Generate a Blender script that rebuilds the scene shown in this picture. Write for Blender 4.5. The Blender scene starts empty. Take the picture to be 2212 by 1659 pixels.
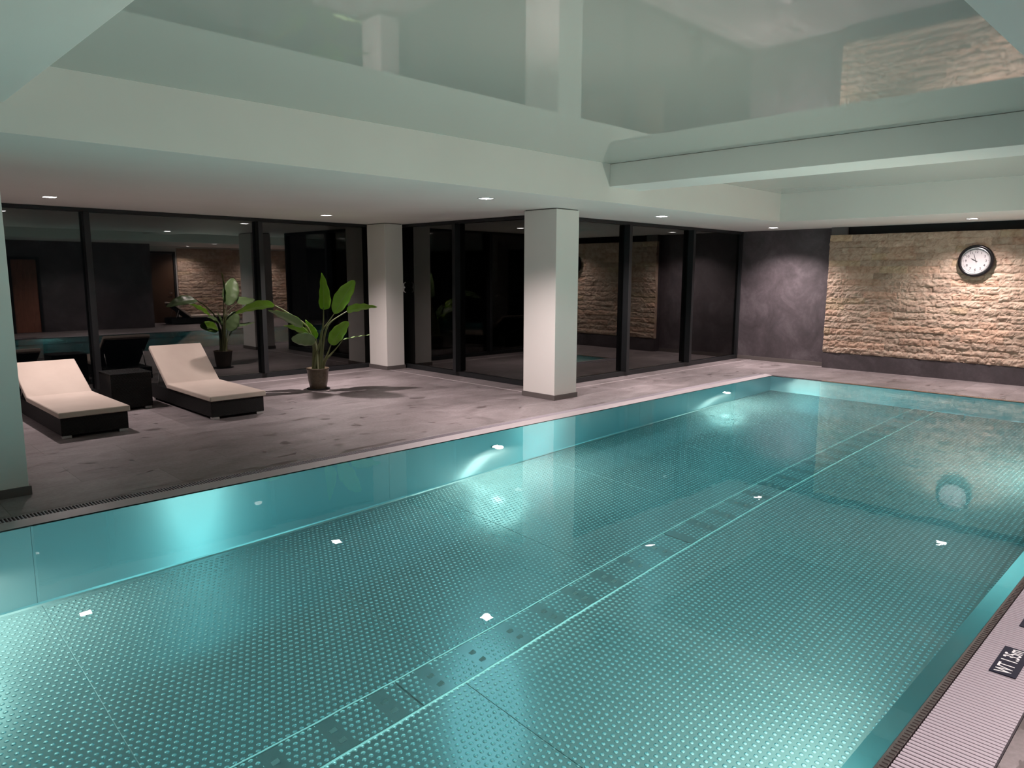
import bpy, math, random
import numpy as np
from mathutils import Vector, Matrix

random.seed(7)
sc = bpy.context.scene
COL = sc.collection
PI = math.pi

# ------------------------------------------------------------------ camera
W, H = 2212, 1659
F_PX = 1572.64
cam_d = bpy.data.cameras.new('camera')
cam_d.sensor_fit = 'HORIZONTAL'
cam_d.sensor_width = 36.0
cam_d.lens = 36.0 * F_PX / W
cam_d.clip_start = 0.05
cam_d.clip_end = 200
cam = bpy.data.objects.new('camera', cam_d)
COL.objects.link(cam)
yaw, pit, rol = 0.792426, 0.150335, 0.004625
Fv = Vector((math.cos(yaw)*math.cos(pit), math.sin(yaw)*math.cos(pit), -math.sin(pit)))
Rv = Vector((math.sin(yaw), -math.cos(yaw), 0.0))
Uv = Rv.cross(Fv)
R2 = math.cos(rol)*Rv + math.sin(rol)*Uv
U2 = -math.sin(rol)*Rv + math.cos(rol)*Uv
cam.matrix_world = Matrix(((R2.x, U2.x, -Fv.x, 0.0), (R2.y, U2.y, -Fv.y, 0.0),
                           (R2.z, U2.z, -Fv.z, 1.70), (0, 0, 0, 1)))
sc.camera = cam

# ------------------------------------------------------------------ world, exposure, sampling
world = bpy.data.worlds.new('night'); sc.world = world
world.use_nodes = True
world.node_tree.nodes['Background'].inputs[0].default_value = (0.010, 0.012, 0.016, 1)
world.node_tree.nodes['Background'].inputs[1].default_value = 0.25
vs = sc.view_settings
vs.view_transform = 'Standard'; vs.look = 'None'; vs.gamma = 1.0
vs.use_curve_mapping = False
vs.exposure = 0.10
cy = sc.cycles
cy.max_bounces = 12; cy.diffuse_bounces = 4; cy.glossy_bounces = 5
cy.transmission_bounces = 8; cy.transparent_max_bounces = 8; cy.volume_bounces = 0
cy.caustics_reflective = True; cy.caustics_refractive = True
cy.sample_clamp_direct = 0; cy.sample_clamp_indirect = 4.0
cy.blur_glossy = 0.6
cy.use_denoising = True
cy.use_adaptive_sampling = True; cy.adaptive_threshold = 0.02

# light levels (all lamps of the place)
DOWN_E = 265.0           # recessed downlights
DOWN_C = (1.0, 0.84, 0.83)
POOL_E = 198.0          # underwater lamps
POOL_C = (1.0, 0.95, 0.80)

# ------------------------------------------------------------------ helpers
class MB:
    def __init__(s): s.v = []; s.f = []; s.m = []
    def add(s, vs_, fs, mi=0):
        b = len(s.v); s.v += [tuple(v) for v in vs_]
        s.f += [tuple(b+i for i in f) for f in fs]; s.m += [mi]*len(fs)
    def box(s, x0, x1, y0, y1, z0, z1, mi=0):
        s.add([(x0,y0,z0),(x1,y0,z0),(x1,y1,z0),(x0,y1,z0),(x0,y0,z1),(x1,y0,z1),(x1,y1,z1),(x0,y1,z1)],
              [(0,3,2,1),(4,5,6,7),(0,1,5,4),(1,2,6,5),(2,3,7,6),(3,0,4,7)], mi)
    def prism(s, prof, axis, a, b, mi=0):
        """profile in the two other axes, extruded along axis from a to b"""
        n = len(prof); vv = []
        for t in (a, b):
            for (p, q) in prof:
                vv.append({'x': (t,p,q), 'y': (p,t,q), 'z': (p,q,t)}[axis])
        fs = [tuple(range(n))[::-1], tuple(range(n, 2*n))]
        fs += [(i, (i+1) % n, n+(i+1) % n, n+i) for i in range(n)]
        s.add(vv, fs, mi)
    def lathe(s, prof, seg=32, cx=0, cy_=0, cz=0, axis='z', mi=0, cap=True):
        n = len(prof); vv = []
        for k in range(seg):
            a = 2*PI*k/seg
            for (r, h) in prof:
                c, d = r*math.cos(a), r*math.sin(a)
                vv.append({'z': (cx+c, cy_+d, cz+h), 'x': (cx+h, cy_+c, cz+d), 'y': (cx+c, cy_+h, cz+d)}[axis])
        fs = []
        for k in range(seg):
            k2 = (k+1) % seg
            for i in range(n-1):
                fs.append((k*n+i, k2*n+i, k2*n+i+1, k*n+i+1))
        if cap:
            fs.append(tuple(k*n for k in range(seg))[::-1]); fs.append(tuple(k*n+n-1 for k in range(seg)))
        s.add(vv, fs, mi)
    def tube(s, pts, rad, seg=8, mi=0):
        pts = [Vector(p) for p in pts]; rings = []
        for i, p in enumerate(pts):
            t = (pts[min(i+1, len(pts)-1)] - pts[max(i-1, 0)]).normalized()
            a = t.cross(Vector((0.31, 0.9, 0.2))).normalized(); b = t.cross(a)
            r = rad[i] if isinstance(rad, (list, tuple)) else rad
            rings.append([p + r*(math.cos(2*PI*k/seg)*a + math.sin(2*PI*k/seg)*b) for k in range(seg)])
        vv = [v for r in rings for v in r]; fs = []
        for i in range(len(pts)-1):
            for k in range(seg):
                k2 = (k+1) % seg
                fs.append((i*seg+k, i*seg+k2, (i+1)*seg+k2, (i+1)*seg+k))
        fs.append(tuple(range(seg))[::-1]); fs.append(tuple((len(pts)-1)*seg+k for k in range(seg)))
        s.add(vv, fs, mi)
    def build(s, name, mats, parent=None, smooth=False, bevel=0, bseg=2, autosm=False):
        me = bpy.data.meshes.new(name); me.from_pydata([tuple(v) for v in s.v], [], s.f)
        mats = mats if isinstance(mats, (list, tuple)) else [mats]
        for m in mats: me.materials.append(m)
        me.polygons.foreach_set('material_index', s.m)
        if smooth: me.polygons.foreach_set('use_smooth', [True]*len(s.f))
        me.update()
        o = bpy.data.objects.new(name, me); COL.objects.link(o)
        if parent: o.parent = parent
        if bevel:
            b = o.modifiers.new('bevel', 'BEVEL'); b.width = bevel; b.segments = bseg; b.limit_method = 'ANGLE'
        return o

def empty(name, loc=(0,0,0), rz=0):
    o = bpy.data.objects.new(name, None); COL.objects.link(o)
    o.location = loc; o.rotation_euler = (0,0,rz); o.empty_display_size = 0.1
    return o
def tag(o, label, cat, group=None):
    o['label'] = label; o['category'] = cat
    if group: o['group'] = group
    return o
def struct(o, label=None):
    o['kind'] = 'structure'
    if label: o['label'] = label
    return o
def copy_tree(o, parent=None):
    c = o.copy(); COL.objects.link(c); c.parent = parent
    for ch in list(o.children): copy_tree(ch, c)
    return c

# ------------------------------------------------------------------ materials
class NT:
    def __init__(s, name):
        s.m = bpy.data.materials.new(name); s.m.use_nodes = True
        s.t = s.m.node_tree; s.n = s.t.nodes; s.l = s.t.links
        s.n.clear(); s.out = s.n.new('ShaderNodeOutputMaterial')
    def new(s, typ, **k):
        n = s.n.new(typ)
        for a, v in k.items():
            if a.startswith('i_'):
                key = a[2:].replace('_', ' ')
                s.put(n, key, v)
            else: setattr(n, a, v)
        return n
    def put(s, n, key, v):
        inp = n.inputs[key] if not isinstance(key, int) else n.inputs[key]
        if isinstance(v, bpy.types.NodeSocket): s.l.new(v, inp)
        else: inp.default_value = v
    def math(s, op, a, b=0.0, c=None, clamp=False):
        n = s.n.new('ShaderNodeMath'); n.operation = op; n.use_clamp = clamp
        s.put(n, 0, a); s.put(n, 1, b)
        if c is not None: s.put(n, 2, c)
        return n.outputs[0]
    def pos(s):
        g = s.n.new('ShaderNodeNewGeometry'); return g.outputs['Position']
    def obj(s):
        g = s.n.new('ShaderNodeTexCoord'); return g.outputs['Object']
    def sep(s, v):
        n = s.n.new('ShaderNodeSeparateXYZ'); s.l.new(v, n.inputs[0]); return n.outputs
    def noise(s, vec, scale, detail=4, rough=0.55, dist=0.0):
        n = s.n.new('ShaderNodeTexNoise'); s.l.new(vec, n.inputs['Vector'])
        n.inputs['Scale'].default_value = scale; n.inputs['Detail'].default_value = detail
        n.inputs['Roughness'].default_value = rough; n.inputs['Distortion'].default_value = dist
        return n.outputs['Fac']
    def scale(s, vec, k):
        n = s.n.new('ShaderNodeVectorMath'); n.operation = 'MULTIPLY'
        s.l.new(vec, n.inputs[0]); n.inputs[1].default_value = k; return n.outputs[0]
    def ramp(s, f, stops):
        n = s.n.new('ShaderNodeValToRGB'); s.l.new(f, n.inputs[0]); e = n.color_ramp.elements
        while len(e) < len(stops): e.new(0.5)
        for i, (p, c) in enumerate(stops):
            e[i].position = p; e[i].color = tuple(c) + (1,) if len(c) == 3 else c
        return n.outputs['Color']
    def mix(s, f, a, b, mode='MIX'):
        n = s.n.new('ShaderNodeMix'); n.data_type = 'RGBA'; n.blend_type = mode
        s.put(n, 0, f); s.put(n, 6, a if isinstance(a, bpy.types.NodeSocket) else tuple(a)+(1,))
        s.put(n, 7, b if isinstance(b, bpy.types.NodeSocket) else tuple(b)+(1,)); return n.outputs[2]
    def bump(s, h, strength, dist):
        n = s.n.new('ShaderNodeBump'); n.inputs['Strength'].default_value = strength
        n.inputs['Distance'].default_value = dist; s.l.new(h, n.inputs['Height']); return n.outputs[0]
    def pbr(s, **k):
        p = s.n.new('ShaderNodeBsdfPrincipled')
        for a, v in k.items():
            key = a.replace('_', ' ')
            if key in ('Base Color', 'Emission Color') and not isinstance(v, bpy.types.NodeSocket): v = tuple(v)+(1,)
            s.put(p, key, v)
        s.l.new(p.outputs[0], s.out.inputs[0]); return p

def simple(name, col, rough=0.5, metal=0.0, **k):
    t = NT(name); t.pbr(Base_Color=col, Roughness=rough, Metallic=metal, **k); return t.m

def m_paint():
    t = NT('white_paint'); n = t.noise(t.pos(), 60, 3)
    b = t.bump(n, 0.08, 0.002)
    c = t.ramp(t.noise(t.pos(), 0.8, 3), [(0.3, (0.71, 0.685, 0.65)), (0.7, (0.75, 0.725, 0.69))])
    t.pbr(Base_Color=c, Roughness=0.6, Normal=b); return t.m
PAINT = m_paint()
def m_stretch():
    t = NT('glossy_stretch_ceiling')
    b = t.bump(t.noise(t.pos(), 0.5, 1), 0.01, 0.02)
    t.pbr(Base_Color=(0.45, 0.45, 0.42), Roughness=0.03, IOR=1.6, Normal=b); return t.m
STRETCH = m_stretch()

def m_tiles():
    t = NT('grey_stone_tiles'); P = t.pos(); x, y, z = t.sep(P)
    tx = t.math('DIVIDE', t.math('ADD', x, 0.25), 1.2)
    ty = t.math('DIVIDE', t.math('ADD', y, 0.02), 0.6)
    row = t.math('FLOOR', ty)
    tx = t.math('ADD', tx, t.math('MULTIPLY', t.math('FLOORED_MODULO', row, 2.0), 0.5))
    fx = t.math('FRACT', tx); fy = t.math('FRACT', ty)
    ex = t.math('MULTIPLY', t.math('MINIMUM', fx, t.math('SUBTRACT', 1.0, fx)), 1.2)
    ey = t.math('MULTIPLY', t.math('MINIMUM', fy, t.math('SUBTRACT', 1.0, fy)), 0.6)
    e = t.math('MINIMUM', ex, ey)
    grout = t.math('LESS_THAN', e, 0.0022)
    cv = t.new('ShaderNodeCombineXYZ'); t.put(cv, 0, t.math('FLOOR', tx)); t.put(cv, 1, row)
    wn = t.new('ShaderNodeTexWhiteNoise'); wn.noise_dimensions = '2D'; t.l.new(cv.outputs[0], wn.inputs['Vector'])
    n1 = t.noise(t.scale(P, (1.0, 1.8, 1.0)), 1.5, 8, 0.66, 0.8); n2 = t.noise(P, 30, 5, 0.7)
    f = t.math('ADD', t.math('MULTIPLY', n1, 0.6), t.math('ADD', t.math('MULTIPLY', n2, 0.35), t.math('MULTIPLY', wn.outputs[0], 0.14)))
    c = t.ramp(f, [(0.36, (0.105, 0.090, 0.088)), (0.54, (0.180, 0.156, 0.157)), (0.70, (0.260, 0.230, 0.233))])
    c = t.mix(grout, c, (0.085, 0.078, 0.076))
    # damp patches with their own ragged outline
    w1 = t.noise(t.scale(P, (1.0, 1.7, 1.0)), 3.3, 5, 0.62, 0.4)
    wet = t.math('MULTIPLY', t.math('SUBTRACT', w1, 0.605), 22.0, clamp=True)
    edge = t.math('MULTIPLY', t.math('LESS_THAN', y, 6.04), t.math('GREATER_THAN', t.noise(t.scale(P, (1.3, 4, 1)), 2.6, 4), 0.52))
    edge = t.math('MULTIPLY', edge, t.math('LESS_THAN', x, 4.4))
    wet = t.math('MAXIMUM', wet, edge)
    c = t.mix(t.math('MULTIPLY', wet, 0.5), c, (0.055, 0.042, 0.040))
    r = t.math('SUBTRACT', 0.50, t.math('MULTIPLY', wet, 0.22))
    h = t.math('SUBTRACT', t.math('MULTIPLY', n2, 0.25), grout)
    t.pbr(Base_Color=c, Roughness=r, Normal=t.bump(h, 0.35, 0.003)); return t.m
TILES = m_tiles()
SKIRT = simple('grey_tile_skirting', (0.12, 0.105, 0.10), 0.5)

def m_plaster():
    t = NT('dark_mottled_wall'); P = t.pos()
    n = t.noise(P, 1.7, 8, 0.62, 0.8); n2 = t.noise(P, 14, 6, 0.7)
    f = t.math('ADD', t.math('MULTIPLY', n, 0.75), t.math('MULTIPLY', n2, 0.25))
    c = t.ramp(f, [(0.36, (0.050, 0.042, 0.046)), (0.52, (0.078, 0.065, 0.072)), (0.66, (0.125, 0.108, 0.118))])
    t.pbr(Base_Color=c, Roughness=0.55, Normal=t.bump(n2, 0.15, 0.003)); return t.m
PLASTER = m_plaster()

def m_stone():
    t = NT('split_face_sandstone'); P = t.pos()
    a = t.new('ShaderNodeVertexColor'); a.layer_name = 'tone'
    n = t.noise(P, 9, 6, 0.65, 0.5); n2 = t.noise(P, 55, 5, 0.7)
    c = t.ramp(n, [(0.30, (0.34, 0.235, 0.175)), (0.5, (0.48, 0.37, 0.29)), (0.72, (0.56, 0.46, 0.375))])
    c = t.mix(1.0, c, a.outputs[0], 'MULTIPLY')
    h = t.math('ADD', t.math('MULTIPLY', n, 0.7), t.math('MULTIPLY', n2, 0.3))
    t.pbr(Base_Color=c, Roughness=0.85, Normal=t.bump(h, 0.9, 0.03)); return t.m
STONE = m_stone()

def stud_height(t, chan=False):
    P = t.pos(); x, y, z = t.sep(P); p = 0.042
    v = t.math('DIVIDE', y, p); row = t.math('FLOOR', v)
    u = t.math('ADD', t.math('DIVIDE', x, p), t.math('MULTIPLY', t.math('FLOORED_MODULO', row, 2.0), 0.5))
    fu = t.math('SUBTRACT', t.math('FRACT', u), 0.5); fv = t.math('SUBTRACT', t.math('FRACT', v), 0.5)
    r = t.math('SQRT', t.math('ADD', t.math('MULTIPLY', fu, fu), t.math('MULTIPLY', fv, fv)))
    q = t.math('DIVIDE', r, 0.31)
    h = t.math('SQRT', t.math('SUBTRACT', 1.0, t.math('MULTIPLY', q, q), clamp=True))
    # plain margin by the pool walls and by the slots
    m = t.math('MULTIPLY', t.math('GREATER_THAN', y, 0.93), t.math('LESS_THAN', y, 5.60))
    if chan:
        k = t.math('SUBTRACT', t.math('FRACT', t.math('DIVIDE', t.math('SUBTRACT', x, 2.89-0.169), 0.338)), 0.5)
        m = t.math('MULTIPLY', m, t.math('GREATER_THAN', t.math('ABSOLUTE', k), 0.16))
    return t.math('MULTIPLY', h, m)
def m_steel_studs(name, chan=False):
    t = NT(name)
    h = stud_height(t, chan)
    n = t.noise(t.pos(), 1.3, 3)
    r = t.math('ADD', 0.13, t.math('MULTIPLY', n, 0.08))
    # stud highlights painted into the colour: bright crowns, duller plate between them
    c = t.mix(t.math('POWER', h, 2.0), (0.34, 0.37, 0.37), (0.74, 0.78, 0.76))
    p = t.pbr(Base_Color=c, Metallic=0.75, Roughness=r, Normal=t.bump(h, 1.0, 0.011)); return t.m
STUDS = m_steel_studs('studded_pool_steel'); STUDS2 = m_steel_studs('studded_channel_steel', True)
def m_brushed():
    t = NT('brushed_pool_steel')
    n = t.noise(t.scale(t.pos(), (1.2, 1.2, 60.0)), 3.0, 4)
    n2 = t.noise(t.pos(), 1.1, 3)
    tg = t.new('ShaderNodeTangent'); tg.direction_type = 'UV_MAP'
    p = t.pbr(Base_Color=(0.62, 0.66, 0.68), Metallic=0.8, Roughness=t.math('ADD', 0.30, t.math('MULTIPLY', n2, 0.08)),
              Anisotropic=1.0, Anisotropic_Rotation=0.25, Normal=t.bump(n, 0.08, 0.002))
    t.l.new(tg.outputs[0], p.inputs['Tangent']); return t.m
BRUSHED = m_brushed()
POLISH = simple('polished_steel', (0.72, 0.70, 0.69), 0.16, 1.0)
STEEL = simple('satin_steel', (0.62, 0.62, 0.62), 0.32, 1.0)
RIM = simple('bright_rim_steel', (0.85, 0.88, 0.86), 0.4, 0.4)
GAP = simple('dark_gap', (0.012, 0.012, 0.012), 0.7)
GRATE = simple('pale_plastic_grate', (0.33, 0.295, 0.325), 0.4)
FRAME = simple('anthracite_frame', (0.022, 0.024, 0.026), 0.38, 0.3)
BLACK = simple('matt_black', (0.006, 0.006, 0.006), 0.85)
WHITEP = simple('white_plastic', (0.75, 0.75, 0.75), 0.4)
WOOD_D = simple('dark_wood', (0.07, 0.035, 0.018), 0.4)
def m_wood():
    t = NT('red_brown_wood'); P = t.obj()
    n = t.noise(t.scale(P, (8, 8, 0.8)), 4, 5, 0.6, 1.5)
    t.pbr(Base_Color=t.ramp(n, [(0.3, (0.20, 0.07, 0.045)), (0.7, (0.36, 0.15, 0.10))]), Roughness=0.45); return t.m
WOOD_R = m_wood()

def m_water():
    t = NT('pool_water'); P = t.pos()
    n = t.noise(t.scale(P, (0.9, 1.4, 1.0)), 2.2, 3, 0.5)
    n2 = t.noise(t.scale(P, (4.0, 1.6, 1.0)), 3.0, 2, 0.5)
    x, y, z = t.sep(P)
    far = t.math('MULTIPLY', t.math('SUBTRACT', x, 4.0), 0.12, clamp=True)
    h = t.math('ADD', t.math('MULTIPLY', n, 0.7), t.math('MULTIPLY', n2, far))
    b = t.bump(h, 0.10, 0.012)
    g = t.new('ShaderNodeBsdfGlass'); g.inputs['IOR'].default_value = 1.333; g.inputs['Roughness'].default_value = 0.0
    g.inputs['Color'].default_value = (0.96, 1.0, 0.99, 1)
    t.l.new(b, g.inputs['Normal']); t.l.new(g.outputs[0], t.out.inputs[0])
    v = t.new('ShaderNodeVolumeAbsorption'); v.inputs['Color'].default_value = (0.0, 0.77, 0.88, 1); v.inputs['Density'].default_value = 0.25
    t.l.new(v.outputs[0], t.out.inputs['Volume'])
    return t.m
WATER = m_water()

def m_glass():
    t = NT('dark_window_glass')
    fr = t.new('ShaderNodeFresnel'); fr.inputs['IOR'].default_value = 1.95
    g = t.new('ShaderNodeBsdfGlossy'); g.inputs['Roughness'].default_value = 0.012; g.inputs['Color'].default_value = (0.95, 0.95, 0.92, 1)
    tr = t.new('ShaderNodeBsdfTransparent'); tr.inputs['Color'].default_value = (0.45, 0.47, 0.46, 1)
    mx = t.new('ShaderNodeMixShader'); t.l.new(fr.outputs[0], mx.inputs[0]); t.l.new(tr.outputs[0], mx.inputs[1]); t.l.new(g.outputs[0], mx.inputs[2])
    t.l.new(mx.outputs[0], t.out.inputs[0]); return t.m
GLASS = m_glass()

def emis(name, col, s):
    t = NT(name); e = t.new('ShaderNodeEmission'); e.inputs[0].default_value = tuple(col)+(1,); e.inputs[1].default_value = s
    t.l.new(e.outputs[0], t.out.inputs[0]); return t.m
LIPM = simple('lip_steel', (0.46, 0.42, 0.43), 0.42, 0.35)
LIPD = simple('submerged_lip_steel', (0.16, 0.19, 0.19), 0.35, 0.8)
LED = emis('led_panel', (1.0, 0.93, 0.93), 26.0)
PLAMP = emis('pool_lamp_lens', (1.0, 0.96, 0.86), 22.0)

def m_rattan():
    t = NT('black_woven_rattan'); P = t.obj()
    x, y, z = t.sep(P)
    s1 = t.math('SINE', t.math('MULTIPLY', z, 420.0))
    s2 = t.math('SINE', t.math('MULTIPLY', t.math('ADD', x, y), 210.0))
    h = t.math('MULTIPLY', s1, s2)
    t.pbr(Base_Color=t.ramp(t.math('ADD', t.math('MULTIPLY', h, 0.5), 0.5), [(0.2, (0.003, 0.003, 0.003)), (0.9, (0.009, 0.009, 0.009))]),
          Roughness=0.55, Specular_IOR_Level=0.25, Normal=t.bump(h, 0.6, 0.003)); return t.m
RATTAN = m_rattan()
def m_fabric():
    t = NT('cream_cushion_fabric'); P = t.obj()
    n = t.noise(P, 300, 2); n2 = t.noise(P, 3, 3)
    t.pbr(Base_Color=t.ramp(n2, [(0.3, (0.48, 0.40, 0.34)), (0.7, (0.53, 0.45, 0.385))]), Roughness=0.9, Normal=t.bump(n, 0.1, 0.001)); return t.m
CREAM = m_fabric()
ALU = simple('brushed_aluminium_foot', (0.55, 0.55, 0.54), 0.4, 0.8)

# ------------------------------------------------------------------ room dimensions (metres)
ZS, ZC, ZB = 2.555, 3.0, 2.736         # soffit, recess ceiling, beam undersides
PX0, PX1, PY0, PY1 = -1.25, 11.78, 0.757, 5.66   # water outline
XW2, YW1, YW3, XF, XG = 7.903, 11.279, 7.409, 13.765, 13.556
DEPTH = 1.48

# floor
b = MB()
b.box(-3, XW2+0.1, 5.93, YW1+0.1, -0.12, 0)
b.box(XW2+0.1, XF+0.1, 5.93, YW3+0.1, -0.12, 0)
b.box(11.90, XF+0.1, -1.5, 5.93, -0.12, 0)
b.box(-3, 11.90, -1.5, 0.455, -0.12, 0)
b.box(8.0, XF+0.1, -3.3, -1.5, -0.12, 0)
b.box(-3, -1.38, 0.455, 5.93, -0.12, 0)
struct(b.build('floor', TILES))

# ceiling: soffit ring, recess with glossy stretch film
b = MB()
YR0, YR1, XR1 = 0.745, 5.582, 11.608
b.box(-3.1, XF+0.3, YR1, YW3+0.25, ZS, 3.25)
b.box(-3.1, XW2+0.25, YW3+0.25, YW1+0.25, ZS, 3.25)
b.box(XR1, XF+0.3, -3.4, YR1, ZS, 3.25)
b.box(-3.1, XR1, -3.4, YR0, ZS, 3.25)
b.box(-3.1, -2.2, YR0, YR1, ZS, 3.25)
b.box(-2.2, XR1, YR0, YR1, ZC, 3.25, 1)
struct(b.build('ceiling', [PAINT, STRETCH]))
for i, (xa, xb) in enumerate([(0.30, 1.064), (7.131, 7.76)]):
    b = MB(); b.box(xa, xb, YR0+0.001, YR1-0.001, ZB, ZC-0.002)
    struct(b.build('trim_%d' % (i+1), PAINT, bevel=0.004))

# walls
b = MB(); b.box(XF, XF+0.15, 5.53, YW3+0.1, 0, ZS)
# stone chimney breast: plinth, body, filler above
b.box(XG+0.01, XF+0.15, -3.3, 5.54, 0, 0.286)
b.box(XG+0.10, XF+0.15, -3.3, 5.53, 0.286, ZS)
struct(b.build('wall_far', PLASTER))
b = MB(); b.box(XG+0.03, XG+0.11, 5.25, 5.535, 2.418, ZS-0.001)
struct(b.build('trim_3', SKIRT))
b = MB(); b.box(XG+0.085, XG+0.099, -3.2, 5.25, 2.40, ZS-0.002)
struct(b.build('trim_4', BLACK))
b = MB(); b.box(XF-0.012, XF, 5.545, YW3-0.05, 0, 0.075)
struct(b.build('baseboard_far', SKIRT, bevel=0.002))

def vnoise(u, v, seed):
    """smooth value noise on numpy arrays"""
    iu, iv = np.floor(u).astype(int), np.floor(v).astype(int)
    fu, fv = u-iu, v-iv; fu = fu*fu*(3-2*fu); fv = fv*fv*(3-2*fv)
    def h(a, b_):
        k = (a*374761393 + b_*668265263 + seed*974634777) & 0x7fffffff
        k = ((k ^ (k >> 13))*1274126177) & 0x7fffffff
        return ((k ^ (k >> 16)) & 0xffff)/65535.0
    return (h(iu, iv)*(1-fu)+h(iu+1, iv)*fu)*(1-fv) + (h(iu, iv+1)*(1-fu)+h(iu+1, iv+1)*fu)*fv

def stone_wall(name, length, height, rows, org, udir, ndir, step=0.017, seed=3):
    rs = random.Random(seed)
    nu, nv = int(length/step)+1, int(height/step)+1
    us = np.linspace(0, length, nu); vs_ = np.linspace(0, height, nv)
    U, V = np.meshgrid(us, vs_)
    rh = height/rows
    R = np.minimum((V/rh).astype(int), rows-1)
    off = np.zeros_like(U); tone = np.ones(U.shape+(3,)); du = np.full_like(U, 9.0); bid = np.zeros(U.shape, int)
    k = 0
    for r in range(rows):
        x = -rs.uniform(0, 0.4)
        while x < length:
            w = rs.choice([0.26, 0.34, 0.44, 0.55, 0.66])*rs.uniform(0.85, 1.15)
            m = (R == r) & (U >= x) & (U < x+w)
            off[m] = rs.uniform(-0.007, 0.010); bid[m] = k; k += 1
            q = rs.random(); g = rs.uniform(0.84, 1.12)
            tc = (1.0, 0.97, 0.94) if q < 0.55 else (1.05, 0.93, 0.86) if q < 0.75 else (1.0, 0.97, 0.84) if q < 0.85 else (0.86, 0.83, 0.80)
            tone[m] = np.array(tc)*g
            du[m] = np.minimum(U[m]-x, x+w-U[m]); x += w
    dv = np.minimum(V-R*rh, (R+1)*rh-V)
    e = np.minimum(du, dv)
    edge = np.clip(e/0.022, 0, 1)
    n = (vnoise(U/0.11+bid*7.3, V/0.05, 1)-0.5)*0.018 + (vnoise(U/0.045+bid*3.1, V/0.03, 2)-0.5)*0.018 + (vnoise(U/0.02, V/0.02, 5)-0.5)*0.014
    # every course bulges and is undercut at its lower edge
    fy = (V-R*rh)/rh
    d = 0.022 + off + n + 0.004*np.sin(np.clip(fy, 0, 1)*PI) - 0.008*(1-edge)
    d = np.maximum(d, 0.002)
    P = (np.array(org)[None, None] + U[..., None]*np.array(udir) + V[..., None]*np.array([0, 0, 1.0]) + d[..., None]*np.array(ndir))
    verts = P.reshape(-1, 3); idx = np.arange(nu*nv).reshape(nv, nu)
    a, b_, c, d_ = idx[:-1, :-1].ravel(), idx[:-1, 1:].ravel(), idx[1:, 1:].ravel(), idx[1:, :-1].ravel()
    # orient outward
    nrm = np.cross(np.array(udir), [0, 0, 1.0])
    F = np.stack([a, b_, c, d_], 1) if nrm @ np.array(ndir) > 0 else np.stack([a, d_, c, b_], 1)
    # rim going back to the wall
    back = (P - (d[..., None]+0.06)*np.array(ndir)).reshape(-1, 3)
    rim = np.concatenate([idx[0, :], idx[1:, -1], idx[-1, -2::-1], idx[-2:0:-1, 0]])
    nb = len(verts); verts = np.concatenate([verts, back[rim]]); m = len(rim)
    RF = np.array([[rim[i], rim[(i+1) % m], nb+(i+1) % m, nb+i] for i in range(m)])
    faces = np.concatenate([F, RF[:, ::-1]])
    me = bpy.data.meshes.new(name); me.from_pydata(verts.tolist(), [], faces.tolist())
    ca = me.color_attributes.new('tone', 'FLOAT_COLOR', 'POINT')
    col = np.ones((len(verts), 4)); col[:nb, :3] = tone.reshape(-1, 3); col[nb:, :3] = tone.reshape(-1, 3)[rim]
    ca.data.foreach_set('color', col.ravel())
    me.materials.append(STONE); me.update()
    o = bpy.data.objects.new(name, me); COL.objects.link(o); return o
so = stone_wall('wall_stone', 5.54+3.2, 2.415-0.292, 19, (XG+0.03, 5.54, 0.292), (0, -1.0, 0), (-1.0, 0, 0))
struct(so)

# wall beyond the right walkway, seen mirrored in the glass
b = MB()
b.box(-3, 4.30, -1.5, -1.4, 0, ZS); b.box(5.05, 8.0, -1.5, -1.4, 0, ZS); b.box(4.30, 5.05, -1.5, -1.4, 2.10, ZS)
b.box(7.9, 8.0, -3.3, -1.5, 0, ZS)
struct(b.build('wall_right', PLASTER))
b = MB(); b.box(7.9, XG+0.1, -3.32, -3.24, 0, ZS); struct(b.build('wall_alcove', PAINT))
s2 = stone_wall('wall_alcove_stone', 13.50-9.45, 2.45, 22, (9.45, -3.235, 0.05), (1.0, 0, 0), (0, 1.0, 0), step=0.03, seed=11); struct(s2)
d = empty('door_1', (8.95, -3.2, 0)); struct(d)
b = MB(); b.box(-0.36, 0.36, -0.03, 0.0, 0.01, 2.30); b.build('door_leaf', WOOD_D, d)
b = MB(); b.box(-0.44, -0.37, -0.035, 0.03, 0, 2.38); b.box(0.37, 0.44, -0.035, 0.03, 0, 2.38); b.box(-0.37, 0.37, -0.035, 0.03, 2.31, 2.38); b.build('door_frame', BLACK, d)
b = MB(); b.tube([(0.28, 0.0, 1.0), (0.28, 0.05, 1.0), (0.16, 0.05, 1.0)], 0.009); b.build('door_handle', STEEL, d, smooth=True)
d = empty('door_2', (4.675, -1.45, 0)); struct(d)
b = MB(); b.box(-0.30, 0.30, -0.02, 0.02, 0.01, 2.03); b.build('door_leaf', WOOD_R, d)
b = MB(); b.box(-0.375, -0.305, -0.05, 0.06, 0, 2.10); b.box(0.305, 0.375, -0.05, 0.06, 0, 2.10); b.box(-0.305, 0.305, -0.05, 0.06, 2.035, 2.10); b.build('door_frame', FRAME, d)
b = MB(); b.box(-3.1, -3.0, -1.5, YW1+0.2, 0, ZS); struct(b.build('wall_back', PLASTER))

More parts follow.
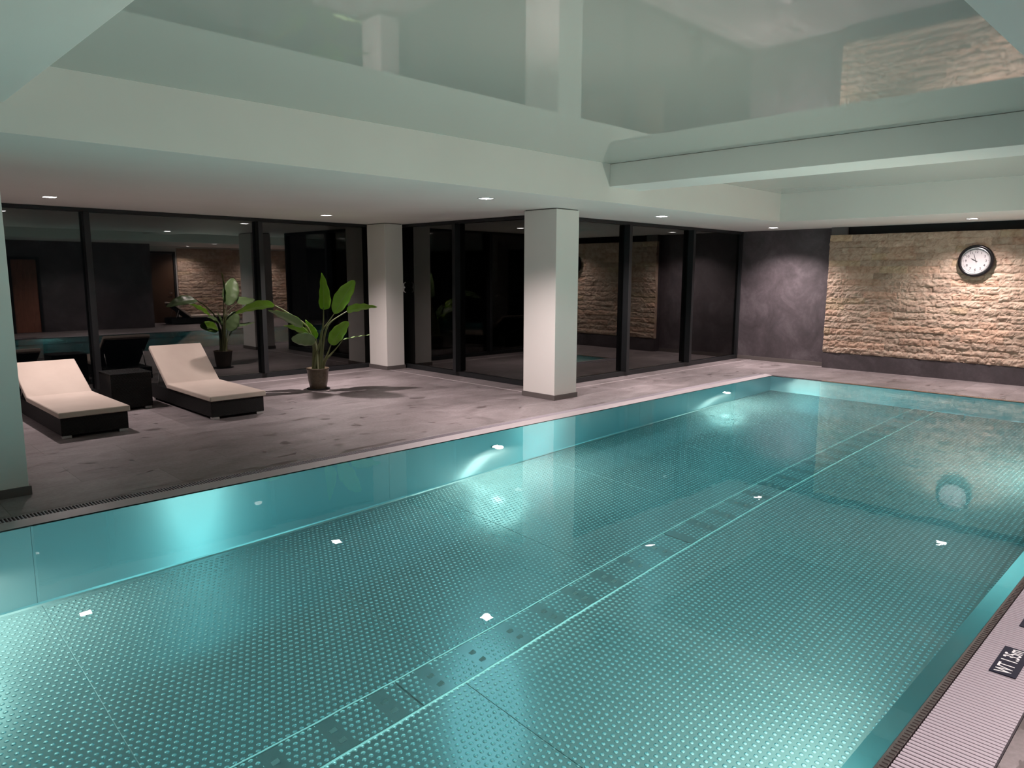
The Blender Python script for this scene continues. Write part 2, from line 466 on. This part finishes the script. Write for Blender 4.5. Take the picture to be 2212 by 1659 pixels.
# ------------------------------------------------------------------ windows
def window(name, axis, fixed, a0, a1, posts, inward, zt=ZS-0.003):
    """axis: direction of the run; fixed: glass plane; inward: sign towards the room"""
    root = struct(empty(name, (0, 0, 0)))
    fw, fd = 0.075, 0.11
    def bx(mb, p0, p1, d0, d1, z0, z1):
        lo, hi = sorted((fixed+inward*d0, fixed+inward*d1))
        if axis == 'x': mb.box(p0, p1, lo, hi, z0, z1)
        else: mb.box(lo, hi, p0, p1, z0, z1)
    f = MB()
    bx(f, a0, a1, -0.05, 0.05, 0.001, 0.075); bx(f, a0, a1, -0.05, 0.05, zt-0.05, zt)
    bx(f, a0, a0+0.06, -0.05, 0.05, 0.075, zt-0.05); bx(f, a1-0.06, a1, -0.05, 0.05, 0.075, zt-0.05)
    f.build('window_frame', FRAME, root)
    for p in posts:
        m = MB(); bx(m, p-fw/2, p+fw/2, -0.05, fd, 0.075, zt-0.05); m.build('mullion', FRAME, root, bevel=0.003)
    edges = [a0+0.06] + [q for p in posts for q in (p-fw/2, p+fw/2)] + [a1-0.06]
    for i in range(0, len(edges), 2):
        m = MB(); bx(m, edges[i], edges[i+1], -0.006, 0.0, 0.075, zt-0.05); m.build('pane', GLASS, root)
    return root
w1 = window('window_1', 'x', YW1, -3.0, XW2, [-1.97, 0.49, 2.95, 5.41], -1)
w2 = window('window_2', 'y', XW2, YW3+0.05, YW1-0.05, [9.28], -1)
w3 = window('window_3', 'x', YW3, XW2+0.05, XF, [9.93, 11.87], -1)
h = MB(); h.tube([(7.84, 10.665, 1.36), (7.80, 10.665, 1.38), (7.80, 10.665, 1.52), (7.84, 10.665, 1.54)], 0.009)
h.lathe([(0.0, -0.02), (0.014, -0.014), (0.02, 0.0), (0.014, 0.014), (0.0, 0.02)], 16, 7.81, 10.665, 1.45, cap=False)
h.build('window_handle', simple('bright_handle_metal', (0.85, 0.85, 0.85), 0.3, 0.6), w2, smooth=True)
# slim stainless profile let into the floor along the glass
b = MB(); b.box(-3, 7.45, 10.825, 10.84, -0.01, 0.003); b.box(7.45, 7.465, 7.05, 10.84, -0.01, 0.003); b.box(7.465, XF, 7.045, 7.06, -0.01, 0.003)
struct(b.build('trim_5', simple('pale_joint_profile', (0.62, 0.56, 0.57), 0.35, 0.2)))

# ------------------------------------------------------------------ columns
def column(x0, x1, y0, y1, label):
    r = empty('column', ((x0+x1)/2, (y0+y1)/2, 0)); tag(r, label, 'column', 'square white columns')
    hx, hy = (x1-x0)/2, (y1-y0)/2
    b = MB(); b.box(-hx, hx, -hy, hy, 0.001, ZS-0.012); b.build('shaft', PAINT, r, bevel=0.004)
    b = MB(); b.box(-hx+0.012, hx-0.012, -hy+0.012, hy-0.012, ZS-0.012, ZS-0.001); b.build('shadow_gap', SKIRT, r)
    s = MB(); e = 0.014
    s.box(-hx-e, hx+e, -hy-e, -hy, 0.001, 0.07); s.box(-hx-e, hx+e, hy, hy+e, 0.001, 0.07)
    s.box(-hx-e, -hx, -hy, hy, 0.001, 0.07); s.box(hx, hx+e, -hy, hy, 0.001, 0.07)
    s.build('skirting', SKIRT, r)
column(0.70, 1.162, 6.468, 7.06, 'white square column cut by the left edge of the view, nearest the loungers')
column(7.409, 7.783, 10.658, 11.20, 'white square column in the far glass corner just behind the potted plant')
column(7.242, 7.697, 6.529, 7.119, 'white square column close to the pool between the two stretches of glass')

# ------------------------------------------------------------------ pool
pool = empty('swimming_pool', (0, 0, 0))
tag(pool, 'rectangular stainless steel indoor pool with studded floor and underwater lamps', 'swimming pool')
def uvwall(name, x0, x1, y0, y1, z0, z1, mat, parent):
    b = MB(); b.box(x0, x1, y0, y1, z0, z1); o = b.build(name, mat, parent)
    uv = o.data.uv_layers.new(name='UVMap')
    for lp in o.data.loops:
        v = o.data.vertices[lp.vertex_index].co; uv.data[lp.index].uv = ((v.x+v.y)*0.1, v.z*0.1)
    return o
YI0 = 0.86      # inner face of the right wall under its overflow lip
xs_ = [PX0, 1.02, 3.93, 8.2, PX1]
xs_ = [PX0, 1.0, 3.93, 8.0, PX1]
for a, c in zip(xs_[:-1], xs_[1:]):
    uvwall('side_wall_sheet', a+0.001, c-0.001, PY1, PY1+0.03, -DEPTH, -0.001, BRUSHED, pool)
    uvwall('side_wall_sheet', a+0.002, c-0.002, YI0-0.03, YI0, -DEPTH, -0.085, BRUSHED, pool)
uvwall('end_wall_sheet', PX1, PX1+0.03, YI0, PY1, -DEPTH, -0.001, BRUSHED, pool)
uvwall('end_wall_sheet', PX0-0.03, PX0, YI0, PY1, -DEPTH, -0.001, BRUSHED, pool)
# rounded cove where walls meet the floor (bright line)
b = MB(); r0 = 0.03
b.prism([(PY1, -DEPTH+r0), (PY1-r0*0.3, -DEPTH+r0*0.3), (PY1-r0, -DEPTH), (PY1, -DEPTH)], 'x', PX0, PX1)
b.build('cove', STEEL, pool)
b = MB(); b.prism([(PX1, -DEPTH+r0), (PX1-r0*0.3, -DEPTH+r0*0.3), (PX1-r0, -DEPTH), (PX1, -DEPTH)], 'y', YI0, PY1)
b.build('cove', STEEL, pool)
# lips: sloping steel rims the water runs over
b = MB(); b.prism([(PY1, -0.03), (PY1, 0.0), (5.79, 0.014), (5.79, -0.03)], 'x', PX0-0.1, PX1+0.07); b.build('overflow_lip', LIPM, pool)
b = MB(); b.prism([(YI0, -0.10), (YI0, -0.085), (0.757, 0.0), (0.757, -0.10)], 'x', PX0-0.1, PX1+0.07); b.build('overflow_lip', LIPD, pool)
b = MB(); b.box(PX0-0.1, PX1+0.07, 0.725, 0.757, -0.10, 0.0005)
for k in range(int((PX1-PX0)/0.0235)):
    xx = PX0+0.0235*k; b.box(xx, xx+0.011, 0.726, 0.748, 0.0, 0.0035)  # ribs and brown-grey tone stand in for the grate mirrored in polished steel
b.build('lip_rail', simple('grate_reflection_steel', (0.24, 0.205, 0.20), 0.3, 0.9), pool)
b = MB(); b.prism([(PX1, -0.03), (PX1, 0.0), (11.85, 0.006), (11.85, -0.03)], 'y', 0.726, 5.66); b.build('overflow_lip', POLISH, pool)
# floor plates
b = MB(); b.box(PX0, PX1, YI0-0.02, PY1, -DEPTH-0.05, -DEPTH-0.004); b.build('base_plate', STEEL, pool)
xs = [PX0, 1.02, 2.67, 4.32, 5.97, 7.62, 9.27, 10.92, PX1]
for a, c in zip(xs[:-1], xs[1:]):
    for (ya, yb) in ((3.404, PY1-0.02), (YI0, 3.096)):
        b = MB(); b.box(a+0.003, c-0.003, ya, yb, -DEPTH-0.004, -DEPTH); b.build('floor_plate', STUDS, pool)
xc = [PX0, -0.48, 2.36, 5.20, 8.03, 10.87, PX1]
slot_me = None
for a, c in zip(xc[:-1], xc[1:]):
    b = MB(); b.box(a+0.007, c-0.007, 3.108, 3.392, -DEPTH-0.003, -DEPTH+0.006); cov = b.build('channel_cover', STUDS2, pool)
    k = math.ceil((a+0.1-2.89)/0.338)
    while 2.89+0.338*k < c-0.1:
        sx = 2.89+0.338*k
        for sy in (3.19, 3.285):
            if slot_me is None:
                q = MB()
                q.box(-0.020, 0.020, -0.014, 0.014, 0.0, 0.001)
                q.prism([(-0.020, 0.001), (0.020, 0.001), (0.020, 0.012)], 'y', -0.014, 0.014, 1)
                so_ = q.build('slot', [GAP, STEEL], cov); slot_me = so_.data
            else:
                so_ = bpy.data.objects.new('slot', slot_me); COL.objects.link(so_); so_.parent = cov
            so_.location = (sx, sy, -DEPTH+0.006)
        k += 1
b = MB(); b.box(PX0, PX1, 3.096, 3.103, -DEPTH-0.004, -DEPTH+0.010); b.build('channel_rim', RIM, pool)
b = MB(); b.box(PX0, PX1, 3.397, 3.404, -DEPTH-0.004, -DEPTH+0.010); b.build('channel_rim', RIM, pool)

# underwater lamps, each with its own light
def pool_lamp(loc, d, e=1.0, tilt=0.15):
    """d = unit vector into the pool"""
    r = bpy.data.objects.new('pool_lamp', None); COL.objects.link(r); r.parent = pool; r.location = loc
    r.empty_display_size = 0.1
    r.rotation_euler = Vector(d).to_track_quat('Z', 'Y').to_euler()
    b = MB(); b.lathe([(0.045, 0.0), (0.062, 0.0), (0.062, 0.010), (0.056, 0.016), (0.045, 0.012)], 36, cap=False); b.build('lamp_ring', POLISH, r, smooth=True)
    b = MB(); b.lathe([(0.046, 0.001), (0.046, 0.006), (0.02, 0.009)], 28); b.build('lamp_lens', PLAMP, r)
    ld = bpy.data.lights.new('pool_lamp_light', 'SPOT'); ld.energy = POOL_E*e; ld.color = POOL_C
    ld.spot_size = math.radians(180); ld.spot_blend = 0.45; ld.shadow_soft_size = 0.045
    ld.cycles.is_caustics_light = True
    lo = bpy.data.objects.new('pool_lamp_light', ld); COL.objects.link(lo)
    lo.location = Vector(loc)+Vector(d)*0.07
    dv = Vector(d)+Vector((0, 0, tilt)); lo.rotation_euler = dv.to_track_quat('-Z', 'Y').to_euler()
for px in (0.43, 5.32, 10.21): pool_lamp((px, PY1, -0.63), (0, -1, 0), e=1.5, tilt=-0.55 if px < 1 else -0.45)
for px in (3.3, 9.0): pool_lamp((px, YI0, -0.63), (0, 1, 0), e=1.7, tilt=0.0)

# water body
b = MB(); b.box(PX0-0.01, PX1+0.012, PY0, PY1+0.012, -DEPTH-0.10, -0.003)
# each face keeps its own corners so that the surface is smooth-shaded yet flat
b.v = [b.v[i] for f in b.f for i in f]; b.f = [tuple(range(4*i, 4*i+4)) for i in range(6)]
wo = b.build('pool_water', WATER, smooth=True); wo.cycles.is_caustics_caster = True; wo['kind'] = 'stuff'; tag(wo, 'still clear turquoise water filling the steel pool to its rim', 'water')

# overflow grates: cross bars on rails
def grate(name, lo, hi, a, c, pitch, label, along='x'):
    b = MB(); n = int((c-a)/pitch); w = pitch*(0.66 if hi-lo > 0.2 else 0.5)
    for i in range(n):
        p = a+i*pitch
        pr = [(0.0, -0.022), (w, -0.022), (w, 0.002), (w*0.8, 0.005), (w*0.2, 0.005), (0, 0.002)]
        if along == 'x': b.prism([(p+u, v) for u, v in pr], 'y', lo, hi)
        else: b.prism([(p+u, v) for u, v in pr], 'x', lo, hi)
    m = (lo+hi)/2; q = (hi-lo)*0.32
    for r in (m-q, m+q):
        if along == 'x': b.box(a, c, r-0.004, r+0.004, -0.030, -0.018)
        else: b.box(r-0.004, r+0.004, a, c, -0.030, -0.018)
    o = b.build(name, GRATE); tag(o, label, 'grate', 'overflow grates round the pool')
    return o
grate('overflow_grate', 0.462, 0.718, PX0, 11.85, 0.0235, 'wide pale ribbed overflow grate along the right pool edge, under the depth plate')
grate('overflow_grate', 5.800, 5.922, PX0, 11.85, 0.022, 'narrow ribbed overflow grate along the left pool edge in front of the loungers')
grate('overflow_grate', 11.856, 11.896, 0.75, 5.79, 0.022, 'slim overflow grate at the far pool end below the stone wall', 'y')
b = MB()
b.box(PX0-0.1, 11.90, 0.455, 0.716, -0.15, -0.13, 1); b.box(PX0-0.1, 11.90, 5.79, 5.93, -0.12, -0.05, 1); b.box(11.85, 11.90, 0.716, 5.79, -0.12, -0.05, 1)
b.box(PX0-0.13, PX0-0.03, 0.455, 5.93, -0.12, -0.001)
struct(b.build('trim_6', [SKIRT, GAP]))

# depth plates on the grate
NAVY = simple('dark_blue_plate', (0.006, 0.007, 0.02), 0.55, Specular_IOR_Level=0.2)
def text_mesh(name, s, size, mat, parent, loc, sx=1.0, rot=(0,0,0), ext=0.0004, align='CENTER', bold=0.0):
    cu = bpy.data.curves.new(name, 'FONT'); cu.body = s; cu.size = size; cu.extrude = ext; cu.offset = bold
    cu.align_x = align; cu.align_y = 'CENTER'
    tmp = bpy.data.objects.new('tmp', cu); COL.objects.link(tmp)
    bpy.context.view_layer.update()
    dg = bpy.context.evaluated_depsgraph_get()
    me = bpy.data.meshes.new_from_object(tmp.evaluated_get(dg)); bpy.data.objects.remove(tmp)
    me.name = name; me.materials.clear(); me.materials.append(mat)
    o = bpy.data.objects.new(name, me); COL.objects.link(o); o.parent = parent
    o.location = loc; o.rotation_euler = rot; o.scale = (sx, 1, 1); return o
p1 = empty('depth_plate', (3.693, 0.588, 0.006)); tag(p1, 'dark blue water depth plate reading WT 1.35m on the right grate', 'sign')
b = MB(); b.box(-0.15, 0.15, -0.05, 0.05, 0, 0.004); b.build('plate', NAVY, p1, bevel=0.002)
text_mesh('lettering', 'WT 1.35m', 0.088, WHITEP, p1, (0, 0, 0.0046), 0.70, bold=0.0006)
p2 = empty('depth_plate', (4.27, 0.588, 0.006)); tag(p2, 'dark plate with a white ring, cut by the right edge of the view', 'sign')
b = MB(); b.box(-0.15, 0.15, -0.05, 0.05, 0, 0.004); b.build('plate', NAVY, p2, bevel=0.002)
b = MB(); b.lathe([(0.036, 0.0), (0.036, 0.001), (0.028, 0.001), (0.028, 0.0)], 32, -0.09, 0.0, 0.0042, cap=False); b.build('ring_mark', WHITEP, p2)

# ------------------------------------------------------------------ downlights
def downlight():
    r = empty('recessed_downlight', (0, 0, 0))
    s, t_ = 0.062, 0.012
    b = MB(); b.box(-s-t_, s+t_, -s-t_, -s, -0.006, 0.0); b.box(-s-t_, s+t_, s, s+t_, -0.006, 0.0)
    b.box(-s-t_, -s, -s, s, -0.006, 0.0); b.box(s, s+t_, -s, s, -0.006, 0.0); b.build('frame', WHITEP, r)
    b = MB(); b.box(-s, s, -s, s, -0.004, -0.001); b.build('lens', LED, r)
    return r
DL = [(2.25, 9.90, 'square downlight above the near lounger, leftmost in the ceiling'),
      (5.84, 9.90, 'square downlight above the potted plant'),
      (5.80, 6.32, 'square downlight over the walkway just left of the column by the pool'),
      (9.35, 6.33, 'square downlight over the walkway before the middle of the right glass'),
      (12.93, 6.33, 'square downlight in the far corner before the dark mottled wall'),
      (12.82, 3.13, 'square downlight above the wall clock before the stone wall'),
      (12.85, 0.35, 'square downlight at the right end of the stone wall'),
      (9.35, 0.15, 'square downlight above the right walkway at the alcove'),
      (5.80, 0.15, 'square downlight above the right walkway at the dark wall'),
      (2.25, 0.15, 'square downlight over the right walkway beside the depth plates'),
      (-1.3, 9.90, 'square downlight over the lounge, out of view behind the near column'),
      (9.6, -2.60, 'square downlight in the alcove before its stone wall'),
      (12.3, -2.60, 'square downlight deep in the alcove')]
d0 = downlight()
for i, (x, y, lab) in enumerate(DL):
    o = d0 if i == 0 else copy_tree(d0)
    o.location = (x, y, ZS); tag(o, lab, 'ceiling light', 'square recessed downlights')
    ld = bpy.data.lights.new('downlight_lamp', 'SPOT'); ld.energy = DOWN_E*(0.52 if i in (5, 6) else 1.0); ld.color = DOWN_C
    ld.spot_size = math.radians(130); ld.spot_blend = 0.9; ld.shadow_soft_size = 0.05
    lo = bpy.data.objects.new('downlight_lamp', ld); COL.objects.link(lo); lo.parent = o
    lo.location = (0, 0, -0.012); ld.cycles.is_caustics_light = True

# ------------------------------------------------------------------ loungers
def lounger(back_deg, name='sun_lounger'):
    r = empty(name, (0, 0, 0))
    w, ls, zt, tc, bl = 0.663, 1.36, 0.280, 0.062, 0.72
    a = math.radians(back_deg); ca, sa = math.cos(a), math.sin(a)
    b = MB(); b.box(0.012, w-0.012, 0.01, 2.0, 0.030, zt-tc-0.004); b.build('wicker_base', RATTAN, r, bevel=0.006)
    for fx in (0.02, w-0.105):
        for fy in (0.018, 1.90):
            f = MB(); f.box(fx, fx+0.085, fy, fy+0.06, 0.0, 0.030); f.build('foot', ALU, r, bevel=0.003)
    # backrest frame below the raised part of the cushion
    z0 = zt-tc
    b = MB()
    def q(s, n): return (ls+s*ca-n*sa, z0+s*sa+n*ca)
    b.prism([q(0.0, -0.004), q(bl, -0.004), q(bl, -0.034), q(0.02, -0.034)], 'x', 0.014, w-0.014); b.build('backrest_frame', RATTAN, r, bevel=0.004)
    # two stay arms
    for fx in (0.05, w-0.05):
        p1 = q(bl*0.62, -0.034); s_ = MB(); s_.tube([(fx, p1[0], p1[1]), (fx, p1[0]+0.10, 0.20)], 0.008); s_.build('stay', ALU, r, smooth=True)
    # mattress: one bent slab
    th = tc
    fold = (ls, zt)
    top = [(-0.02, zt), (ls-0.02, zt)] + [(ls+bl*ca, zt+bl*sa)]
    hx = math.tan(a/2)*th
    bot = [(-0.02, zt-th), (ls+hx*0.9-0.02, zt-th), (ls+bl*ca+th*sa, zt+bl*sa-th*ca)]
    prof = [bot[0], bot[1], bot[2], top[2], top[1], top[0]]
    b = MB(); b.prism(prof, 'x', -0.008, w+0.008)
    o = b.build('cushion', CREAM, r, bevel=0.014, bseg=4); 
    for p in o.data.polygons: p.use_smooth = False
    return r
l1 = lounger(28); l1.location = (1.822, 8.406, 0.0); l1.rotation_euler = (0, 0, 0.006)
tag(l1, 'black wicker sun lounger with cream cushion beside the left column, backrest raised low', 'sun lounger', 'sun loungers')
l2 = lounger(39); l2.location = (3.335, 8.347, 0.0); l2.rotation_euler = (0, 0, -0.004)
tag(l2, 'black wicker sun lounger with cream cushion nearer the potted plant, backrest raised higher', 'sun lounger', 'sun loungers')
l3 = lounger(39); l3.location = (10.75, -2.75, 0.0); l3.rotation_euler = (0, 0, PI/2)
tag(l3, 'cream cushioned wicker lounger standing in the alcove, seen mirrored in the glass', 'sun lounger', 'sun loungers')

# side table between the loungers
t = empty('side_table', (2.67, 9.66, 0)); tag(t, 'low black wicker cube side table between the two loungers', 'side table')
b = MB(); b.box(0, 0.47, 0, 0.47, 0.03, 0.455); b.build('wicker_body', RATTAN, t, bevel=0.006)
b = MB(); b.box(-0.006, 0.476, -0.006, 0.476, 0.456, 0.466); b.build('table_top', simple('black_glass', (0.02, 0.02, 0.02), 0.12), t, bevel=0.002)
for fx in (0.01, 0.38):
    for fy in (0.008, 0.40):
        f = MB(); f.box(fx, fx+0.08, fy, fy+0.06, 0, 0.03); f.build('foot', ALU, t, bevel=0.003)

# ------------------------------------------------------------------ potted plant
def m_leaf():
    t = NT('banana_leaf'); P = t.obj()
    uv = t.new('ShaderNodeTexCoord').outputs['UV']; x, y, z = t.sep(uv)
    v = t.math('SINE', t.math('MULTIPLY', t.math('ADD', x, t.math('MULTIPLY', t.math('ABSOLUTE', t.math('SUBTRACT', y, 0.5)), -0.5)), 190.0))
    n = t.noise(P, 9, 3)
    c = t.ramp(n, [(0.3, (0.20, 0.42, 0.03)), (0.7, (0.36, 0.60, 0.07))])
    mid = t.math('LESS_THAN', t.math('ABSOLUTE', t.math('SUBTRACT', y, 0.5)), 0.022)
    c = t.mix(mid, c, (0.35, 0.50, 0.16))
    p = t.pbr(Base_Color=c, Roughness=0.34, Normal=t.bump(v, 0.25, 0.002))
    tr = t.new('ShaderNodeBsdfTranslucent'); tr.inputs[0].default_value = (0.62, 0.95, 0.09, 1)
    mx = t.new('ShaderNodeMixShader'); mx.inputs[0].default_value = 0.5
    t.l.new(p.outputs[0], mx.inputs[1]); t.l.new(tr.outputs[0], mx.inputs[2]); t.l.new(mx.outputs[0], t.out.inputs[0]); return t.m
LEAF = m_leaf()
LEAFB = simple('pale_leaf_underside', (0.17, 0.26, 0.11), 0.35)
STEM = simple('green_brown_stalk', (0.11, 0.12, 0.045), 0.45)
PETI = simple('pale_leaf_stalk', (0.40, 0.42, 0.26), 0.4)
PC = Vector((5.45, 9.62, 0))
plant = empty('potted_plant', PC); tag(plant, 'bird of paradise plant with broad green leaves in a brown pot before the glass', 'potted plant')
def m_pot():
    t = NT('brown_glazed_pot'); n = t.noise(t.obj(), 30, 4)
    t.pbr(Base_Color=t.ramp(n, [(0.3, (0.075, 0.055, 0.035)), (0.7, (0.12, 0.092, 0.062))]), Roughness=0.35); return t.m
b = MB()
b.lathe([(0.108, 0.0), (0.118, 0.01), (0.140, 0.12), (0.152, 0.24), (0.158, 0.285), (0.166, 0.295), (0.166, 0.312), (0.150, 0.312), (0.146, 0.27), (0.12, 0.262)], 40)
b.build('pot', m_pot(), plant, smooth=True)
b = MB(); b.lathe([(0.0, 0.0), (0.144, 0.0), (0.144, 0.012), (0.0, 0.02)], 28, cz=0.262, cap=False); b.build('soil', simple('dark_soil', (0.03, 0.022, 0.015), 0.95), plant)
b = MB(); b.lathe([(0.16, 0.0), (0.17, 0.004), (0.17, 0.010), (0.10, 0.010)], 32, cap=True); b.build('saucer', BLACK, plant, smooth=False)
def leaf(base, tip, width, tilt, droop, fold=0.25, wavy=0.006, shape=0.62, seed=0, back=False, pw=0.75):
    base, tip = Vector(base)-PC, Vector(tip)-PC
    d = tip-base; L = d.length; d.normalize()
    vn = Vector((-PC.x, -PC.y, 0)).normalized()          # towards the pool side
    side = d.cross(vn).normalized()
    side = (side*math.cos(tilt)+vn*math.sin(tilt)).normalized(); nrm = side.cross(d).normalized()
    flip = nrm.z < 0
    if flip: nrm = -nrm
    nl, nw = 26, 8; vv, ff, uvs = [], [], []
    rs = random.Random(seed); ph = rs.uniform(0, 6)
    for i in range(nl+1):
        s = i/nl
        wv = (math.sin(PI*min(1, s**shape))**pw)*(1-0.12*s) if s < 1 else 0
        wv = max(wv, 0.02)
        for j in range(nw+1):
            q = (j/nw-0.5)*2
            p = base + d*(L*s) + side*(width/2*wv*q)
            p = p + nrm*(fold*abs(q)*width/2*wv + droop*math.sin(PI*s)*L + wavy*math.sin(s*23+ph+q)*abs(q))
            vv.append(p); uvs.append((s, j/nw))
    for i in range(nl):
        for j in range(nw):
            a = i*(nw+1)+j; ff.append((a, a+1, a+nw+2, a+nw+1))
    if flip == back: ff = [f[::-1] for f in ff]
    b = MB(); b.add(vv, ff); o = b.build('leaf', [LEAF, LEAFB], plant, smooth=True)
    uv = o.data.uv_layers.new(name='UVMap')
    for lp in o.data.loops: uv.data[lp.index].uv = uvs[lp.vertex_index]
    sm = o.modifiers.new('thickness', 'SOLIDIFY'); sm.thickness = 0.0012; sm.material_offset = 1; sm.use_rim = True
    return o
leaf((5.539,9.55,1.165), (5.528,9.55,1.700), 0.235, 0.75, 0.03, 0.22, shape=0.48, pw=0.6, seed=1)
leaf((5.646,9.431,1.105), (5.885,9.244,1.590), 0.310, -0.65, 0.03, 0.15, shape=0.95, pw=0.55, seed=2)
leaf((5.850,9.43,1.135), (6.273,9.248,1.197), 0.240, -1.0, 0.03, 0.25, shape=0.55, seed=3)
leaf((5.610,9.50,0.650), (5.845,9.381,0.990), 0.270, -0.6, 0.03, 0.15, shape=0.8, pw=0.55, seed=4)
leaf((5.790,9.479,0.712), (6.20,9.353,0.775), 0.210, -1.5, 0.01, 0.10, seed=5)
leaf((4.930,9.85,1.238), (4.394,9.969,1.125), 0.240, 0.95, 0.05, 0.3, seed=6)
leaf((5.256,9.653,0.920), (4.820,9.831,1.170), 0.200, 0.75, 0.03, 0.3, seed=7, back=True)
leaf((5.400,9.71,0.790), (5.090,9.909,0.935), 0.190, 0.9, 0.03, 0.3, seed=8)
leaf((5.400,9.565,0.715), (5.060,9.639,0.760), 0.240, 0.5, 0.02, 0.15, shape=0.8, pw=0.5, seed=9, back=True)
leaf((5.450,9.637,0.740), (5.330,9.719,1.020), 0.130, 0.5, 0.03, 0.3, seed=10)
def stalk(pts, r, mat, name):
    pts = [Vector(p)-PC for p in pts]
    # smooth the poly-line
    out = []
    n = 8
    for i in range(len(pts)-1):
        p0 = pts[max(i-1, 0)]; p1 = pts[i]; p2 = pts[i+1]; p3 = pts[min(i+2, len(pts)-1)]
        for k in range(n):
            u = k/n
            out.append(0.5*((2*p1)+(p2-p0)*u+(2*p0-5*p1+4*p2-p3)*u*u+(3*p1-p0-3*p2+p3)*u**3))
    out.append(pts[-1]); m = len(out)
    rr = [r[0]+(r[1]-r[0])*i/(m-1) for i in range(m)]
    b = MB(); b.tube(out, rr, 8); return b.build(name, mat, plant, smooth=True)
z0 = 0.268
stalk([(5.40,9.64,z0), (5.43,9.61,0.50), (5.497,9.57,0.76), (5.53,9.555,0.98), (5.539,9.55,1.20)], (0.024, 0.006), STEM, 'stalk')
stalk([(5.47,9.60,z0), (5.49,9.59,0.55), (5.503,9.57,0.828), (5.58,9.50,0.98), (5.650,9.432,1.12)], (0.024, 0.006), STEM, 'stalk')
stalk([(5.50,9.59,z0), (5.52,9.58,0.60), (5.560,9.54,0.86), (5.637,9.494,0.998), (5.86,9.425,1.14)], (0.022, 0.006), STEM, 'stalk')
stalk([(5.52,9.60,z0), (5.55,9.56,0.42), (5.608,9.51,0.504), (5.70,9.45,0.63), (5.795,9.475,0.712)], (0.020, 0.006), STEM, 'stalk')
stalk([(5.50,9.64,z0), (5.53,9.57,0.40), (5.58,9.52,0.55), (5.615,9.50,0.655)], (0.020, 0.006), STEM, 'stalk')
stalk([(5.44,9.66,z0), (5.42,9.64,0.60), (5.373,9.644,0.806), (5.296,9.687,0.966), (5.10,9.80,1.13), (4.93,9.85,1.238)], (0.022, 0.006), STEM, 'stalk')
stalk([(5.39,9.66,z0), (5.40,9.64,0.60), (5.36,9.64,0.80), (5.25,9.655,0.922)], (0.018, 0.005), STEM, 'stalk')
stalk([(5.42,9.68,z0), (5.43,9.66,0.5), (5.44,9.67,0.70), (5.395,9.712,0.792)], (0.018, 0.005), STEM, 'stalk')
stalk([(5.44,9.59,z0), (5.442,9.60,0.50), (5.425,9.59,0.64), (5.395,9.567,0.716)], (0.012, 0.006), PETI, 'stalk')
stalk([(5.46,9.64,z0), (5.47,9.63,0.50), (5.45,9.637,0.745)], (0.016, 0.005), STEM, 'stalk')

# ------------------------------------------------------------------ wall clock
ck = empty('wall_clock', (XG-0.055, 3.19, 1.935)); tag(ck, 'round wall clock with thick black rim and white dial on the stone wall', 'clock')
b = MB(); b.lathe([(0.0, 0.03), (0.245, 0.03), (0.255, 0.015), (0.255, -0.012), (0.248, -0.028), (0.232, -0.036), (0.208, -0.034), (0.204, -0.018), (0.204, 0.0), (0.0, 0.0)], 64, axis='x', cap=False)
b.build('rim', simple('gloss_black', (0.006, 0.005, 0.006), 0.25), ck, smooth=True)
b = MB(); b.lathe([(0.208, -0.034), (0.206, -0.038), (0.196, -0.038), (0.190, -0.030), (0.192, -0.012), (0.204, -0.012)], 64, axis='x', cap=False)
b.build('bezel', STEEL, ck, smooth=True)
b = MB(); b.lathe([(0.0, -0.010), (0.194, -0.010), (0.194, -0.002), (0.0, -0.002)], 64, axis='x', cap=False); b.build('dial', simple('dial_white', (0.36, 0.35, 0.35), 0.4), ck)
INK = simple('dial_ink', (0.03, 0.03, 0.03), 0.5)
b = MB()
for k in range(60):
    a = 2*PI*k/60; s, c_ = math.sin(a), math.cos(a); w = 0.0022 if k % 5 else 0.004; r0, r1 = (0.172, 0.180) if k % 5 else (0.168, 0.182)
    # dial seen from -x: right hand side of the dial is -y
    pts = [(-(r0*s)-w*c_, r0*c_-w*s), (-(r0*s)+w*c_, r0*c_+w*s), (-(r1*s)+w*c_, r1*c_+w*s), (-(r1*s)-w*c_, r1*c_-w*s)]
    b.prism(pts, 'x', -0.0112, -0.0102)
b.build('minute_track', INK, ck)
for n in range(1, 13):
    a = 2*PI*n/12
    o = text_mesh('numeral', str(n), 0.052, INK, ck, (-0.0108, -0.140*math.sin(a), 0.140*math.cos(a)), rot=(PI/2, 0, -PI/2), bold=0.0006)
def hand(name, ang, ln, tail, w, dx):
    s, c_ = math.sin(ang), math.cos(ang); b = MB()
    def q(r, o): return (-(r*s)+o*c_, r*c_+o*s)
    b.prism([q(-tail, -w), q(ln*0.75, -w*1.3), q(ln, 0), q(ln*0.75, w*1.3), q(-tail, w)], 'x', dx-0.0012, dx); return b.build(name, INK, ck)
hand('hour_hand', math.radians(298.5), 0.085, 0.025, 0.005, -0.014)
hand('minute_hand', math.radians(342), 0.135, 0.035, 0.0035, -0.017)
b = MB(); b.lathe([(0.0, -0.022), (0.008, -0.020), (0.008, -0.010), (0.0, -0.010)], 16, axis='x', cap=False); b.build('hub', INK, ck)

for o in bpy.data.objects:
    if o.type == 'MESH' and o.name.split('.')[0] in ('ceiling', 'trim_1', 'trim_2', 'shaft', 'wall_stone', 'wall_far', 'wall_right', 'cushion', 'floor_plate', 'channel_cover', 'side_wall_sheet', 'end_wall_sheet'):
        o.cycles.is_caustics_receiver = True
